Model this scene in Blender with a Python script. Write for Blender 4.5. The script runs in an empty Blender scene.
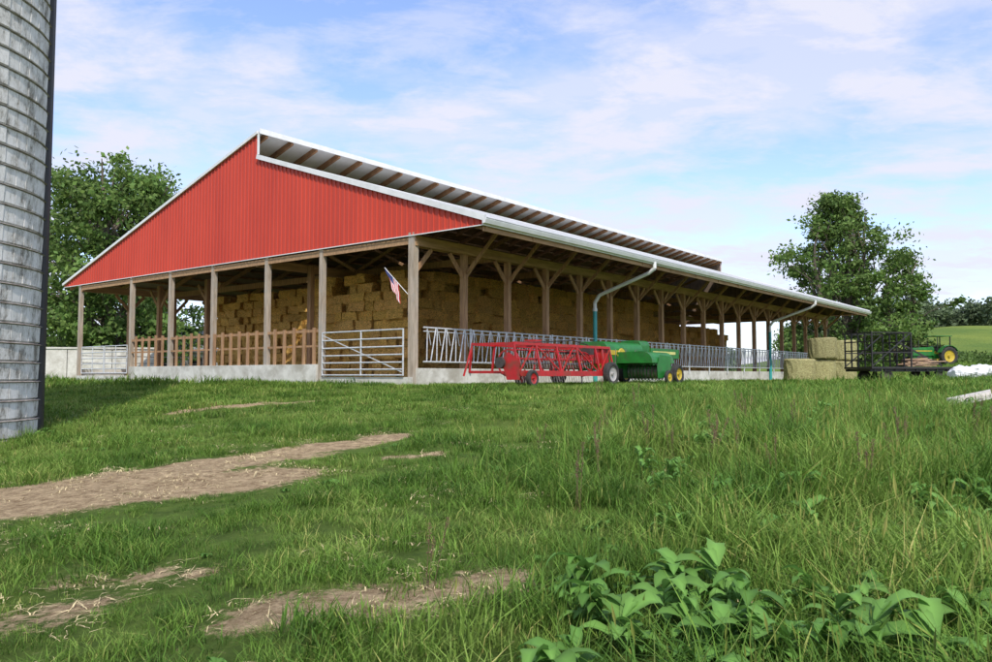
import bpy, math, random
import numpy as np
from mathutils import Vector, Matrix, noise, Euler
random.seed(7); rng=np.random.default_rng(7)
R=math.radians
scene=bpy.context.scene
col=scene.collection

# ---------------------------------------------------------------- helpers
def sstep(a,b,x):
    t=min(1,max(0,(x-a)/(b-a))); return t*t*(3-2*t)
def empty(name,loc=(0,0,0),rz=0,parent=None):
    e=bpy.data.objects.new(name,None); e.location=loc; e.rotation_euler=(0,0,rz); e.empty_display_size=.3
    col.objects.link(e)
    if parent: e.parent=parent
    return e

class MB:
    def __init__(s): s.v=[];s.f=[];s.m=[];s.c=[];s.curcol=(1,1,1,1)
    def add(s,vs,fs,m=0):
        o=len(s.v); s.v.extend([tuple(p) for p in vs]); s.c.extend([s.curcol]*len(vs))
        for f in fs: s.f.append(tuple(i+o for i in f)); s.m.append(m)
    def box(s,x0,x1,y0,y1,z0,z1,m=0):
        vs=[(x0,y0,z0),(x1,y0,z0),(x1,y1,z0),(x0,y1,z0),(x0,y0,z1),(x1,y0,z1),(x1,y1,z1),(x0,y1,z1)]
        s.add(vs,[(0,3,2,1),(4,5,6,7),(0,1,5,4),(1,2,6,5),(2,3,7,6),(3,0,4,7)],m)
    def beam(s,p0,p1,w,h,m=0,up=(0,0,1)):
        p0=Vector(p0);p1=Vector(p1);d=(p1-p0).normalized();u=Vector(up)
        if abs(d.dot(u.normalized()))>.98: u=Vector((1,0,0))
        a=d.cross(u).normalized()*w/2; b=a.cross(d).normalized()*h/2
        vs=[p0-a-b,p0+a-b,p0+a+b,p0-a+b,p1-a-b,p1+a-b,p1+a+b,p1-a+b]
        s.add(vs,[(0,1,2,3),(4,7,6,5),(0,4,5,1),(1,5,6,2),(2,6,7,3),(3,7,4,0)],m)
    def tube(s,p0,p1,r0,r1=None,n=8,m=0,caps=True):
        if r1 is None:r1=r0
        p0=Vector(p0);p1=Vector(p1);d=(p1-p0)
        if d.length<1e-6:return
        d.normalize();u=Vector((0,0,1)) if abs(d.z)<.95 else Vector((1,0,0))
        a=d.cross(u).normalized();b=a.cross(d).normalized()
        vs=[];
        for p,r in((p0,r0),(p1,r1)):
            for i in range(n):
                t=2*math.pi*i/n; vs.append(p+a*math.cos(t)*r+b*math.sin(t)*r)
        fs=[(i,(i+1)%n,n+(i+1)%n,n+i) for i in range(n)]
        if caps: fs+= [tuple(range(n-1,-1,-1)),tuple(range(n,2*n))]
        s.add(vs,fs,m)
    def path(s,pts,r,n=8,m=0):
        for a,b in zip(pts[:-1],pts[1:]): s.tube(a,b,r,r,n,m)
    def lathe(s,c,axis,prof,n=24,m=0,closed=False):
        c=Vector(c);ax=Vector(axis).normalized();u=Vector((0,0,1)) if abs(ax.z)<.9 else Vector((1,0,0))
        a=ax.cross(u).normalized();b=a.cross(ax).normalized();k=len(prof);vs=[]
        for i in range(n):
            t=2*math.pi*i/n
            for r,o in prof: vs.append(c+ax*o+(a*math.cos(t)+b*math.sin(t))*r)
        fs=[]
        kk=k if closed else k-1
        for i in range(n):
            j=(i+1)%n
            for q in range(kk):
                q2=(q+1)%k
                fs.append((i*k+q,j*k+q,j*k+q2,i*k+q2))
        s.add(vs,fs,m)
    def wheel(s,c,axis,r,w,mt=0,mr=1,lugs=0):
        h=w/2; ri=r*.62
        s.lathe(c,axis,[(ri,-h*.8),(r*.8,-h),(r*.95,-h*.85),(r,-h*.5),(r,h*.5),(r*.95,h*.85),(r*.8,h),(ri,h*.8)],28,mt,True)
        s.lathe(c,axis,[(ri*1.02,-h*.75),(ri*.9,-h*.5),(ri*.35,-h*.25),(0.02,-h*.35)],20,mr)
        s.lathe(c,axis,[(0.02,h*.35),(ri*.35,h*.25),(ri*.9,h*.5),(ri*1.02,h*.75)],20,mr)
        s.lathe(c,axis,[(.02,-h*.9),(ri*.22,-h*.9),(ri*.22,h*.9),(.02,h*.9)],12,mr)
        if lugs:
            ax=Vector(axis).normalized();u=Vector((0,0,1));a=ax.cross(u).normalized();b=a.cross(ax).normalized();c=Vector(c)
            for i in range(lugs):
                t=2*math.pi*i/lugs; sg=1 if i%2 else -1
                d0=(a*math.cos(t)+b*math.sin(t))*r*1.01; d1=(a*math.cos(t+.12)+b*math.sin(t+.12))*r*1.01
                s.beam(c+d0,c+d1+ax*sg*h*.95,.05,.07,mt,up=d0)
    def obj(s,name,mats,parent=None,smooth=False,attr=False,loc=None,rz=None):
        me=bpy.data.meshes.new(name); me.from_pydata(s.v,[],s.f)
        for m in mats: me.materials.append(m)
        if len(mats)>1: me.polygons.foreach_set('material_index',s.m)
        if smooth: me.polygons.foreach_set('use_smooth',[True]*len(s.f))
        if attr:
            a=me.attributes.new('Col','FLOAT_COLOR','POINT')
            a.data.foreach_set('color',np.array(s.c,dtype=np.float32).ravel())
        me.update()
        o=bpy.data.objects.new(name,me); col.objects.link(o)
        if parent:o.parent=parent
        if loc:o.location=loc
        if rz is not None:o.rotation_euler[2]=rz
        return o

# ---------------------------------------------------------------- materials
def newmat(name):
    m=bpy.data.materials.new(name); m.use_nodes=True; nt=m.node_tree
    return m,nt,nt.nodes['Principled BSDF']
def N(nt,t,**k):
    n=nt.nodes.new(t)
    for a,b in k.items(): setattr(n,a,b)
    return n
def mat(name,c1,c2=None,rough=.7,scale=3,metal=0,stretch=(1,1,1),bump=0,bscale=None,detail=3,spec=None,c3=None,big=.3,contrast=(.35,.65)):
    m,nt,p=newmat(name)
    if c2 is None: c2=tuple(x*.8 for x in c1)
    tc=N(nt,'ShaderNodeTexCoord'); mp=N(nt,'ShaderNodeMapping'); mp.inputs['Scale'].default_value=stretch
    nt.links.new(tc.outputs['Object'],mp.inputs[0])
    n=N(nt,'ShaderNodeTexNoise'); n.inputs['Scale'].default_value=scale; n.inputs['Detail'].default_value=detail; n.inputs['Roughness'].default_value=.65
    nt.links.new(mp.outputs[0],n.inputs['Vector'])
    r=N(nt,'ShaderNodeValToRGB'); r.color_ramp.elements[0].position=contrast[0]; r.color_ramp.elements[1].position=contrast[1]
    r.color_ramp.elements[0].color=(*c2,1); r.color_ramp.elements[1].color=(*c1,1)
    nt.links.new(n.outputs['Fac'],r.inputs[0]); out=r.outputs[0]
    if c3 is not None:
        n2=N(nt,'ShaderNodeTexNoise'); n2.inputs['Scale'].default_value=big; n2.inputs['Detail'].default_value=6; n2.inputs['Roughness'].default_value=.7
        nt.links.new(tc.outputs['Object'],n2.inputs['Vector'])
        r2=N(nt,'ShaderNodeValToRGB'); r2.color_ramp.elements[0].position=.5; r2.color_ramp.elements[1].position=.66
        nt.links.new(n2.outputs['Fac'],r2.inputs[0])
        mx=N(nt,'ShaderNodeMixRGB'); mx.inputs[2].default_value=(*c3,1)
        nt.links.new(r2.outputs[0],mx.inputs[0]); nt.links.new(out,mx.inputs[1]); out=mx.outputs[0]
    nt.links.new(out,p.inputs['Base Color'])
    p.inputs['Roughness'].default_value=rough; p.inputs['Metallic'].default_value=metal
    if spec is not None: p.inputs['Specular IOR Level'].default_value=spec
    if bump:
        b=N(nt,'ShaderNodeBump'); b.inputs['Strength'].default_value=bump; b.inputs['Distance'].default_value=.02
        n3=N(nt,'ShaderNodeTexNoise'); n3.inputs['Scale'].default_value=bscale or scale*3; n3.inputs['Detail'].default_value=3
        nt.links.new(mp.outputs[0],n3.inputs['Vector']); nt.links.new(n3.outputs['Fac'],b.inputs['Height']); nt.links.new(b.outputs[0],p.inputs['Normal'])
    return m
M_red=mat('red_metal_siding',(.58,.066,.036),(.49,.052,.030),.5,.7,stretch=(1,1,.25),spec=.35,detail=6)
M_white=mat('white_trim_paint',(.80,.80,.79),(.68,.68,.67),.4,2)
M_roof=mat('galvanised_roof',(.66,.67,.68),(.54,.54,.54),.45,1.5,metal=.1)
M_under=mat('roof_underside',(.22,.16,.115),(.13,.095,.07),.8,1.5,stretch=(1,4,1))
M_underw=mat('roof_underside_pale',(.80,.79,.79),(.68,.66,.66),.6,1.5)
M_wood=mat('weathered_timber',(.50,.41,.32),(.30,.24,.18),.85,4,stretch=(3,3,.35),bump=.5,c3=(.36,.33,.29),big=.8)
M_woodh=mat('brown_timber_beam',(.48,.29,.15),(.31,.18,.095),.8,3,stretch=(.35,3,3),bump=.4)
M_woodi=mat('brown_timber_post',(.46,.27,.14),(.27,.15,.08),.85,4,stretch=(3,3,.35),bump=.4)
M_conc=mat('concrete_wall',(.70,.68,.62),(.52,.50,.44),.9,2.5,bump=.4,c3=(.40,.37,.31),big=.9)
M_floor=mat('barn_floor',(.36,.28,.18),(.20,.15,.10),.95,2,bump=.4)
M_galv=mat('galvanised_pipe',(.70,.71,.72),(.50,.51,.52),.4,8,metal=.25)
M_teal=mat('teal_pipe',(.05,.42,.40),(.04,.32,.33),.4,3)
M_black=mat('black_steel',(.02,.02,.021),(.035,.03,.027),.55,5)
M_tyre=mat('tyre_rubber',(.022,.022,.022),(.05,.045,.038),.85,6,bump=.3)
M_grn=mat('green_paint',(.018,.20,.028),(.013,.13,.02),.42,3,c3=(.05,.10,.035),big=2)
M_yel=mat('yellow_paint',(.58,.43,.03),(.42,.30,.03),.5,4)
M_rpaint=mat('red_machine_paint',(.50,.014,.018),(.36,.014,.015),.42,4,c3=(.22,.05,.03),big=2.5)
M_steel=mat('worn_steel',(.35,.34,.33),(.2,.17,.14),.45,6,metal=.6)
M_bark=mat('bark',(.18,.145,.11),(.08,.065,.048),.95,6,stretch=(2,2,.4),bump=.8)
M_shedroof=mat('grey_shed_roof',(.42,.43,.44),(.32,.32,.32),.5,1.5)

def attrmat(name,base,rough=.8,trans=.0,straw=False):
    m,nt,p=newmat(name); out=nt.nodes['Material Output']
    a=N(nt,'ShaderNodeAttribute'); a.attribute_name='Col'
    mx=N(nt,'ShaderNodeMixRGB',blend_type='MULTIPLY'); mx.inputs[0].default_value=1; mx.inputs[2].default_value=(*base,1)
    nt.links.new(a.outputs['Color'],mx.inputs[1]); c=mx.outputs[0]
    if straw:
        tc=N(nt,'ShaderNodeTexCoord')
        mp=N(nt,'ShaderNodeMapping'); mp.inputs['Scale'].default_value=(3,3,9)
        nt.links.new(tc.outputs['Object'],mp.inputs[0])
        n=N(nt,'ShaderNodeTexNoise'); n.inputs['Scale'].default_value=3.6; n.inputs['Detail'].default_value=7; n.inputs['Roughness'].default_value=.9
        nt.links.new(mp.outputs[0],n.inputs['Vector'])
        r=N(nt,'ShaderNodeValToRGB'); r.color_ramp.elements[0].position=.40; r.color_ramp.elements[1].position=.58
        r.color_ramp.elements[0].color=(.36,.28,.2,1); r.color_ramp.elements[1].color=(1.2,1.16,1.1,1)
        nt.links.new(n.outputs['Fac'],r.inputs[0])
        m2=N(nt,'ShaderNodeMixRGB',blend_type='MULTIPLY'); m2.inputs[0].default_value=1
        nt.links.new(c,m2.inputs[1]); nt.links.new(r.outputs[0],m2.inputs[2]); c=m2.outputs[0]
        b=N(nt,'ShaderNodeBump'); b.inputs['Strength'].default_value=1; b.inputs['Distance'].default_value=.06
        nt.links.new(n.outputs['Fac'],b.inputs['Height']); nt.links.new(b.outputs[0],p.inputs['Normal'])
    nt.links.new(c,p.inputs['Base Color']); p.inputs['Roughness'].default_value=rough; p.inputs['Specular IOR Level'].default_value=.25
    if trans>0:
        t=N(nt,'ShaderNodeBsdfTranslucent'); ms=N(nt,'ShaderNodeMixShader'); ms.inputs[0].default_value=trans
        nt.links.new(c,t.inputs[0]); nt.links.new(p.outputs[0],ms.inputs[1]); nt.links.new(t.outputs[0],ms.inputs[2]); nt.links.new(ms.outputs[0],out.inputs[0])
    return m
M_straw=attrmat('straw',(.92,.61,.20),straw=True)
M_hay=attrmat('net_wrapped_hay',(.46,.45,.24),straw=True)
M_leaf=attrmat('tree_leaves',(.12,.20,.05),.6,.3)
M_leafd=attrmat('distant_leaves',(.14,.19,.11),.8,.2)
M_dry=attrmat('dry_grass',(.66,.54,.30),.8)

def grassmat(name,ca,cb,cc,trans=.3):
    m,nt,p=newmat(name); out=nt.nodes['Material Output']
    g=N(nt,'ShaderNodeNewGeometry'); n=N(nt,'ShaderNodeTexNoise'); n.inputs['Scale'].default_value=.55; n.inputs['Detail'].default_value=2
    nt.links.new(g.outputs['Position'],n.inputs['Vector'])
    oi=N(nt,'ShaderNodeObjectInfo')
    ad=N(nt,'ShaderNodeMath',operation='MULTIPLY_ADD'); ad.inputs[1].default_value=.30; nt.links.new(oi.outputs['Random'],ad.inputs[0]); nt.links.new(n.outputs['Fac'],ad.inputs[2])
    r=N(nt,'ShaderNodeValToRGB'); e=r.color_ramp.elements; e[0].position=.45; e[0].color=(*ca,1); e[1].position=.84; e[1].color=(*cc,1)
    k=e.new(.64); k.color=(*cb,1); nt.links.new(ad.outputs[0],r.inputs[0])
    a=N(nt,'ShaderNodeAttribute'); a.attribute_name='Col'
    mx=N(nt,'ShaderNodeMixRGB',blend_type='MULTIPLY'); mx.inputs[0].default_value=1
    nt.links.new(r.outputs[0],mx.inputs[1]); nt.links.new(a.outputs['Color'],mx.inputs[2])
    nt.links.new(mx.outputs[0],p.inputs['Base Color']); p.inputs['Roughness'].default_value=.6; p.inputs['Specular IOR Level'].default_value=.2
    t=N(nt,'ShaderNodeBsdfTranslucent'); ms=N(nt,'ShaderNodeMixShader'); ms.inputs[0].default_value=trans
    nt.links.new(mx.outputs[0],t.inputs[0]); nt.links.new(p.outputs[0],ms.inputs[1]); nt.links.new(t.outputs[0],ms.inputs[2]); nt.links.new(ms.outputs[0],out.inputs[0])
    return m
M_grass=grassmat('grass_blades',(.078,.165,.024),(.135,.25,.034),(.24,.35,.07))
M_weed=grassmat('weed_leaves',(.085,.19,.035),(.12,.25,.05),(.16,.30,.065))
M_stalk=mat('dock_stalk',(.20,.12,.07),(.11,.065,.04),.9,20)

# ---------------------------------------------------------------- frames
ANG=R(51.7); TX,TY=math.cos(ANG),math.sin(ANG); CX,CY=-2.6,25.2
def st(x,y):
    dx,dy=x-CX,y-CY
    return (-TY*dx+TX*dy, TX*dx+TY*dy)  # s,t
def W(t,s): return (CX+TX*t-TY*s, CY+TY*t+TX*s)
def ground(x,y,bumps=True):
    s,t=st(x,y)
    a=-t-.6; b=.5*(-s-4.5)
    if t>60: a=-5
    k=1.2; h=max(k-abs(a-b),0)/k
    w=max(max(a,b)+h*h*k*.25,0)
    w=w if w>1 else w*w*.5+ (.5*w if w>0 else 0)
    z=-.3-1.3*min(w,26)/18
    ratio=x/max(y,1)
    z+=.38*sstep(13,27,y)*sstep(.44,.58,ratio)*(1-sstep(34,44,y))
    z+=1.1*sstep(42,66,y)*sstep(.38,.56,ratio)
    z+=12*sstep(80,230,y)*sstep(.2,.6,ratio)
    z+=3*sstep(120,400,y)
    if s< -3.5 or t<-1 or s>25:
        f=sstep(0,2,max(-3.5-s,-1-t,s-25))
        z+=f*(.09*noise.noise(Vector((x*.35,y*.35,0)))+.05*noise.noise(Vector((x*1.3,y*1.3,3))))
    return z
def capsule(x,y,ax,ay,bx,by):
    dx,dy=bx-ax,by-ay; t=max(0,min(1,((x-ax)*dx+(y-ay)*dy)/(dx*dx+dy*dy)))
    return math.hypot(x-ax-dx*t,y-ay-dy*t)
SEG=[(-8.5,6.3,-5.7,7.6,.85,1),(-5.7,7.6,-4.3,9.0,.66,1),(-4.5,8.9,-2.9,10.9,.44,1),(-4.6,8.0,-2.5,9.2,.34,1),(-2.9,10.9,-1.6,12.4,.30,.95),
 (-1.3,10.2,-.7,10.4,.08,.6),(-1.3,4.6,-.1,4.9,.24,.55),(-3.2,4.5,-2.6,4.9,.2,.45),(-2.9,5.6,-2.0,5.5,.14,.42),(-7.2,18.6,-4.4,20.4,.3,.6)]
def dirt(x,y):
    if y>24 or y<1 or x>4 or x<-14: return 0
    d=0
    for ax,ay,bx,by,w,k in SEG:
        q=capsule(x,y,ax,ay,bx,by)
        d=max(d,k*(1-sstep(w*.5,w*2.2,q)))
    if d<=0: return 0
    nz=noise.noise(Vector((x*1.7,y*1.7,9)))+.8*noise.noise(Vector((x*5,y*5,1)))
    return max(0,min(1,d+.62*nz*min(1,d*2)))

# ---------------------------------------------------------------- ground
def build_ground():
    nx,ny=420,420
    us=np.linspace(-1,1,nx); xs=np.sinh(us*6.2)/np.sinh(6.2)*1300
    ub=np.linspace(-.62,1,ny); ysr=np.sinh(ub*5.6)/np.sinh(5.6)*1600+9
    v=[];ca=[]
    for y in ysr:
        for x in xs:
            v.append((x,y,ground(x,y))); d=dirt(x,y); ca.extend((d,d,d,1))
    f=[(j*nx+i,j*nx+i+1,(j+1)*nx+i+1,(j+1)*nx+i) for j in range(ny-1) for i in range(nx-1)]
    me=bpy.data.meshes.new('ground'); me.from_pydata(v,[],f)
    a=me.attributes.new('dirt','FLOAT_COLOR','POINT'); a.data.foreach_set('color',np.array(ca,dtype=np.float32))
    me.polygons.foreach_set('use_smooth',[True]*len(f))
    m,nt,p=newmat('meadow_soil')
    g=N(nt,'ShaderNodeNewGeometry')
    def nz(sc,det=6,ro=.6):
        n=N(nt,'ShaderNodeTexNoise'); n.inputs['Scale'].default_value=sc; n.inputs['Detail'].default_value=det; n.inputs['Roughness'].default_value=ro
        nt.links.new(g.outputs['Position'],n.inputs['Vector']); return n
    n1=nz(2.5,5,.75); r1=N(nt,'ShaderNodeValToRGB'); e=r1.color_ramp.elements; e[0].position=.35;e[0].color=(.08,.12,.022,1);e[1].position=.7;e[1].color=(.19,.26,.05,1)
    nt.links.new(n1.outputs['Fac'],r1.inputs[0])
    n4=nz(.05,3,.6); r4=N(nt,'ShaderNodeValToRGB'); e=r4.color_ramp.elements; e[0].position=.4;e[0].color=(.8,.9,.8,1);e[1].position=.62;e[1].color=(1.3,1.2,1.05,1)
    nt.links.new(n4.outputs['Fac'],r4.inputs[0])
    mm=N(nt,'ShaderNodeMixRGB',blend_type='MULTIPLY'); mm.inputs[0].default_value=1; nt.links.new(r1.outputs[0],mm.inputs[1]); nt.links.new(r4.outputs[0],mm.inputs[2])
    n2=nz(8,8,.88); r2=N(nt,'ShaderNodeValToRGB'); e=r2.color_ramp.elements; e[0].position=.38;e[0].color=(.20,.13,.065,1);e[1].position=.62;e[1].color=(.70,.53,.32,1)
    nt.links.new(n2.outputs['Fac'],r2.inputs[0])
    a=N(nt,'ShaderNodeAttribute'); a.attribute_name='dirt'
    n3=nz(10,6,.85); s1=N(nt,'ShaderNodeMath',operation='MULTIPLY_ADD'); s1.inputs[1].default_value=1.8; s1.inputs[2].default_value=-.9
    nt.links.new(n3.outputs['Fac'],s1.inputs[0]); s2=N(nt,'ShaderNodeMath',operation='ADD'); nt.links.new(s1.outputs[0],s2.inputs[0]); nt.links.new(a.outputs['Fac'],s2.inputs[1])
    r3=N(nt,'ShaderNodeValToRGB'); r3.color_ramp.elements[0].position=.2; r3.color_ramp.elements[1].position=.42; nt.links.new(s2.outputs[0],r3.inputs[0])
    mx=N(nt,'ShaderNodeMixRGB'); nt.links.new(r3.outputs[0],mx.inputs[0]); nt.links.new(mm.outputs[0],mx.inputs[1]); nt.links.new(r2.outputs[0],mx.inputs[2])
    nt.links.new(mx.outputs[0],p.inputs['Base Color']); p.inputs['Roughness'].default_value=.95; p.inputs['Specular IOR Level'].default_value=.15
    b=N(nt,'ShaderNodeBump'); b.inputs['Strength'].default_value=1; b.inputs['Distance'].default_value=.06; nt.links.new(n2.outputs['Fac'],b.inputs['Height']); nt.links.new(b.outputs[0],p.inputs['Normal'])
    me.materials.append(m)
    o=bpy.data.objects.new('ground',me); col.objects.link(o)
build_ground()

# ---------------------------------------------------------------- BARN  (local x=t, y=s)
barn=empty('pole_barn',(CX,CY,0),ANG)
LEN=43.9; PK=8.1; ZR=8.28; ZL=9.25; SE=-3.0; SL=24.2; OV=.14
def zr(s): return ZR-.334*(PK-s)
def zl(s): return ZL-.292*(s-PK)
def zroof(s): return zr(s) if s<PK else zl(s)
ZB=4.4
def siding(t,sign,name):
    mb=MB(); xs=[]
    s=SE+.02
    while s<SL-.02:
        xs+= [(s,0),(s+.16,0),(s+.175,1),(s+.205,1),(s+.22,0)]
        s+=.23
    xs=[q for q in xs if q[0]<SL-.02 and not(abs(q[0]-PK)<.01)]
    xs+=[(PK-.002,0),(PK+.002,0),(SL-.05,0)]; xs.sort()
    vs=[];fs=[]
    for s,r in xs:
        tt=t+sign*.034*r
        zt=zroof(s)-.05
        vs+=[(tt,s,min(ZB,zt-.03)),(tt,s,zt)]
    for i in range(len(xs)-1):
        fs.append((2*i,2*i+1,2*i+3,2*i+2))
    mb.add(vs,fs); mb.obj(name,[M_red],barn)
siding(-.12,-1,'gable_siding'); siding(LEN-.1,1,'rear_gable_siding')
# inner plank lining behind both gables
mb=MB()
for t in(-.105,LEN-.125):
    vs=[];ss=[SE+.03,PK-.01,PK+.01,SL-.1]
    for s in ss: vs+=[(t,s,min(ZB+.01,zroof(s)-.1)),(t,s,zroof(s)-.07)]
    mb.add(vs,[(0,1,3,2),(2,3,5,4),(4,5,7,6)])
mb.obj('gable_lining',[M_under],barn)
mb=MB()
for t in(-.19,LEN-.03):
    mb.beam((t,SE-.05,zr(SE)+.01),(t,PK,ZR+.01),.09,.17,0)
    mb.beam((t,PK,ZL-.02),(t,SL+.05,zl(SL)-.02),.07,.12,0)
    mb.box(t+.0,t+.05,PK-.06,PK+.02,ZR+.1,ZL-.08,0)
    mb.box(t+.03,t+.05,SE,SL,ZB-.02,ZB+.01,0)
mb.obj('white_rake_trim',[M_white],barn)
mb=MB(); z0=zr(SE)
pr=[(SE+.0,z0+.02),(SE,z0-.15),(SE-.10,z0-.15),(SE-.15,z0-.04),(SE-.15,z0+.0),(SE-.17,z0+.0)]
for (a,b) in zip(pr[:-1],pr[1:]):
    mb.add([(-.25,a[0],a[1]),(LEN+.1,a[0],a[1]),(LEN+.1,b[0],b[1]),(-.25,b[0],b[1])],[(0,1,2,3)])
for t in(-.25,LEN+.1): mb.add([(t,p[0],p[1]) for p in pr[:5]],[(0,1,2,3,4)])
mb.box(-.2,LEN+.05,SE+.005,SE+.045,z0-.2,z0-.02)
mb.obj('rain_gutter',[M_white],barn)
def slab(mb,s0,z0,s1,z1,t0,t1,th,mt,mu):
    vs=[(t0,s0,z0),(t1,s0,z0),(t1,s1,z1),(t0,s1,z1),(t0,s0,z0-th),(t1,s0,z0-th),(t1,s1,z1-th),(t0,s1,z1-th)]
    mb.add(vs,[(0,1,2,3),(0,4,5,1),(1,5,6,2),(2,6,7,3),(3,7,4,0)],mt); mb.add(vs[4:],[(3,2,1,0)],mu)
mb=MB()
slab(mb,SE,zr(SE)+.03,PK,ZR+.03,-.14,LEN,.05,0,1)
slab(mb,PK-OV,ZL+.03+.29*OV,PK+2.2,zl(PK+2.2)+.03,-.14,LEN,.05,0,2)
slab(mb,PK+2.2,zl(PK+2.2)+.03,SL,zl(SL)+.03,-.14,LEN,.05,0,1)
t=0
while t<LEN:
    mb.beam((t,SE,zr(SE)+.045),(t,PK,ZR+.045),.04,.03,0); t+=.9
mb.obj('metal_roof',[M_roof,M_under,M_underw],barn)
mb=MB()
mb.box(-.22,LEN+.03,PK-OV-.04,PK-OV-.002,ZL-.10,ZL+.10)
mb.box(-.1,LEN,PK-.03,PK+.01,ZR-.16,ZR+.075)
mb.obj('ridge_fascia',[M_white],barn)
M_raf=mat('rafter_wood',(.36,.19,.09),(.24,.12,.06),.8,4)
mb=MB()
s=SE+.5
while s<PK-.2:
    mb.box(-.08,LEN-.15,s-.02,s+.02,zr(s)-.115,zr(s)-.025,0); s+=.75
s=PK+3
while s<SL-.2:
    mb.box(-.08,LEN-.15,s-.02,s+.02,zl(s)-.115,zl(s)-.025,0); s+=.9
nb=18; PT=[i*2.435 for i in range(nb+1)]
for i,t in enumerate(PT):
    tt=t+.0 if i else .04
    if i==nb: tt=LEN-.3
    mb.beam((tt,SE+.06,zr(SE+.06)-.23),(tt,PK+.2,zr(PK+.2)-.23),.08,.22,0)
    mb.beam((tt+.1,PK-OV+.03,zl(PK-OV+.03)-.12),(tt+.1,SL-.1,zl(SL-.1)-.22),.10,.2,1)
    if i<nb: mb.beam((tt+1.3,PK-OV+.03,zl(PK-OV+.03)-.12),(tt+1.3,PK+4,zl(PK+4)-.12),.10,.2,1)
    if i and i%2==0:
        mb.beam((tt,0,ZB-.1),(tt,22.6,ZB-.1),.09,.25,0)
        mb.beam((tt,8.1,ZB),(tt,3,zr(3)-.3),.07,.12,0); mb.beam((tt,8.1,ZB),(tt,14,zl(14)-.3),.07,.12,0)
mb.obj('roof_framing',[M_woodi,M_raf],barn)
mb=MB()
mb.box(-.06,LEN-.2,-.16,-.11,ZB-.32,ZB+.0,0); mb.box(-.06,LEN-.2,.11,.16,ZB-.32,ZB,0)
mb.box(-.06,LEN-.2,22.45,22.5,ZB-.32,ZB,0)
mb.box(-.06,LEN-.2,8.2,8.25,ZB-.3,ZB+.02,0)
mb.box(-.08,-.03,.12,22.4,ZB-.26,ZB-.05,0)
mb.box(-.06,LEN-.2,SE+.1,SE+.15,zr(SE)-.34,zr(SE)-.08,0)
mb.obj('header_beam',[M_woodh],barn)
mb=MB()
GS=[0,4.4,7.55,11.1,14.3,17.6,22.6]
for s in GS: 
    w=.12 if s==0 else .095
    mb.box(-w-.005,w-.03,s-w,s+w,-.7,ZB+.1,0)
mb.obj('gable_posts',[M_wood],barn)
mb=MB()
for i,t in enumerate(PT[1:]):
    t=min(t,LEN-.3)
    mb.box(t-.09,t+.09,-.1,.1,-.4,ZB-.0,0)
    for sg in(-1,1):
        mb.beam((t,0,ZB-1.15),(t+sg*.75,0,ZB-.34),.06,.14,0)
    mb.beam((t+.03,-.1,ZB-.95),(t+.03,-1.5,zr(-1.5)-.3),.05,.12,0)
mb.beam((.05,0,ZB-1.15),(.8,0,ZB-.34),.06,.14,0)
for t in PT[1::2]:
    for s in(8.1,15.5):
        if t>3 and 3.6<s<19 : continue
        mb.box(t-.1,t+.1,s-.1,s+.1,-.2,ZB,0)
for i,t in enumerate(PT[1:]):
    mb.box(t-.09,t+.09,22.5,22.7,-.4,ZB,0)
    if i<4:
        for sg in(-1,1): mb.beam((t,22.6,ZB-1.15),(t+sg*.75,22.6,ZB-.34),.06,.14,0)
for s in(15.5,19.8):
    mb.box(2.4,2.6,s-.1,s+.1,-.2,ZB,0)
    for sg in(-1,1): mb.beam((2.5,s,ZB-1.2),(2.5,s+sg*.9,ZB-.2),.06,.14,0)
mb.obj('barn_posts',[M_woodi],barn)
mb=MB(); mb.box(-.05,LEN-.1,-.05,22.5,-.5,-.1,0); mb.obj('barn_floor_slab',[M_floor],barn)
mb=MB()
mb.box(-.02,LEN-.4,-.24,-.11,-.55,.22,0)
mb.box(-.14,.04,4.55,17.55,-.6,.38,0)
mb.box(.0,LEN-.2,22.72,22.9,-.55,.3,0)
mb.box(-.2,.3,17.75,22.5,-.6,-.02,0)
mb.box(-.16,-.02,-.1,4.3,-.6,-.06,0)
mb.obj('concrete_curb',[M_conc],barn)
mb=MB()
s=4.75;k=0
while s<17.5:
    if all(abs(s-g)>.14 for g in GS):
        mb.box(-.10,-.055,s-.07,s+.07,.38,1.68+random.uniform(-.05,.05),0)
    s+=.56
mb.box(-.052,-.01,4.55,17.5,1.5,1.6,0); mb.box(-.052,-.01,4.55,17.5,.98,1.05,0)
mb.obj('plank_fence',[M_woodi],barn)
def gate(mb,t,s0,s1,z0,z1,n,r=.024):
    for i in range(n):
        z=z0+(z1-z0)*(i/(n-1))**1.15
        mb.tube((t,s0,z),(t,s1,z),r,n=8)
    for s in(s0,s1,(s0+s1)/2): mb.tube((t,s,z0-.02),(t,s,z1+.02),r*1.05,n=8)
mb=MB(); gate(mb,-.2,.25,4.15,.0,1.45,7,.027); gate(mb,-.05,17.9,20.0,.1,1.35,6); gate(mb,-.05,20.1,22.3,.1,1.35,6)
mb.beam((-.2,.3,.1),(-.2,4.1,1.35),.02,.03)
mb.obj('pipe_gate',[M_galv],barn)
mb=MB()
y=-.3
mb.tube((.15,y,1.5),(LEN-2,y,1.5),.028); mb.tube((.15,y,.42),(LEN-2,y,.42),.028); mb.tube((.15,y,1.38),(LEN-2,y,1.38),.018)
t=.3
while t<LEN-2.2:
    mb.tube((t,y,.42),(t+.02,y,1.5),.02,n=6)
    mb.tube((t+.16,y-.02,.42),(t+.40,y-.02,1.5),.02,n=6)
    mb.tube((t+.16,y-.02,.95),(t+.05,y-.02,1.4),.014,n=5)
    t+=.46
for t in PT[1:-1]: mb.tube((t,y,.1),(t,y,1.55),.035)
mb.obj('headlock_feed_barrier',[M_galv],barn)
mb=MB()
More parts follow.
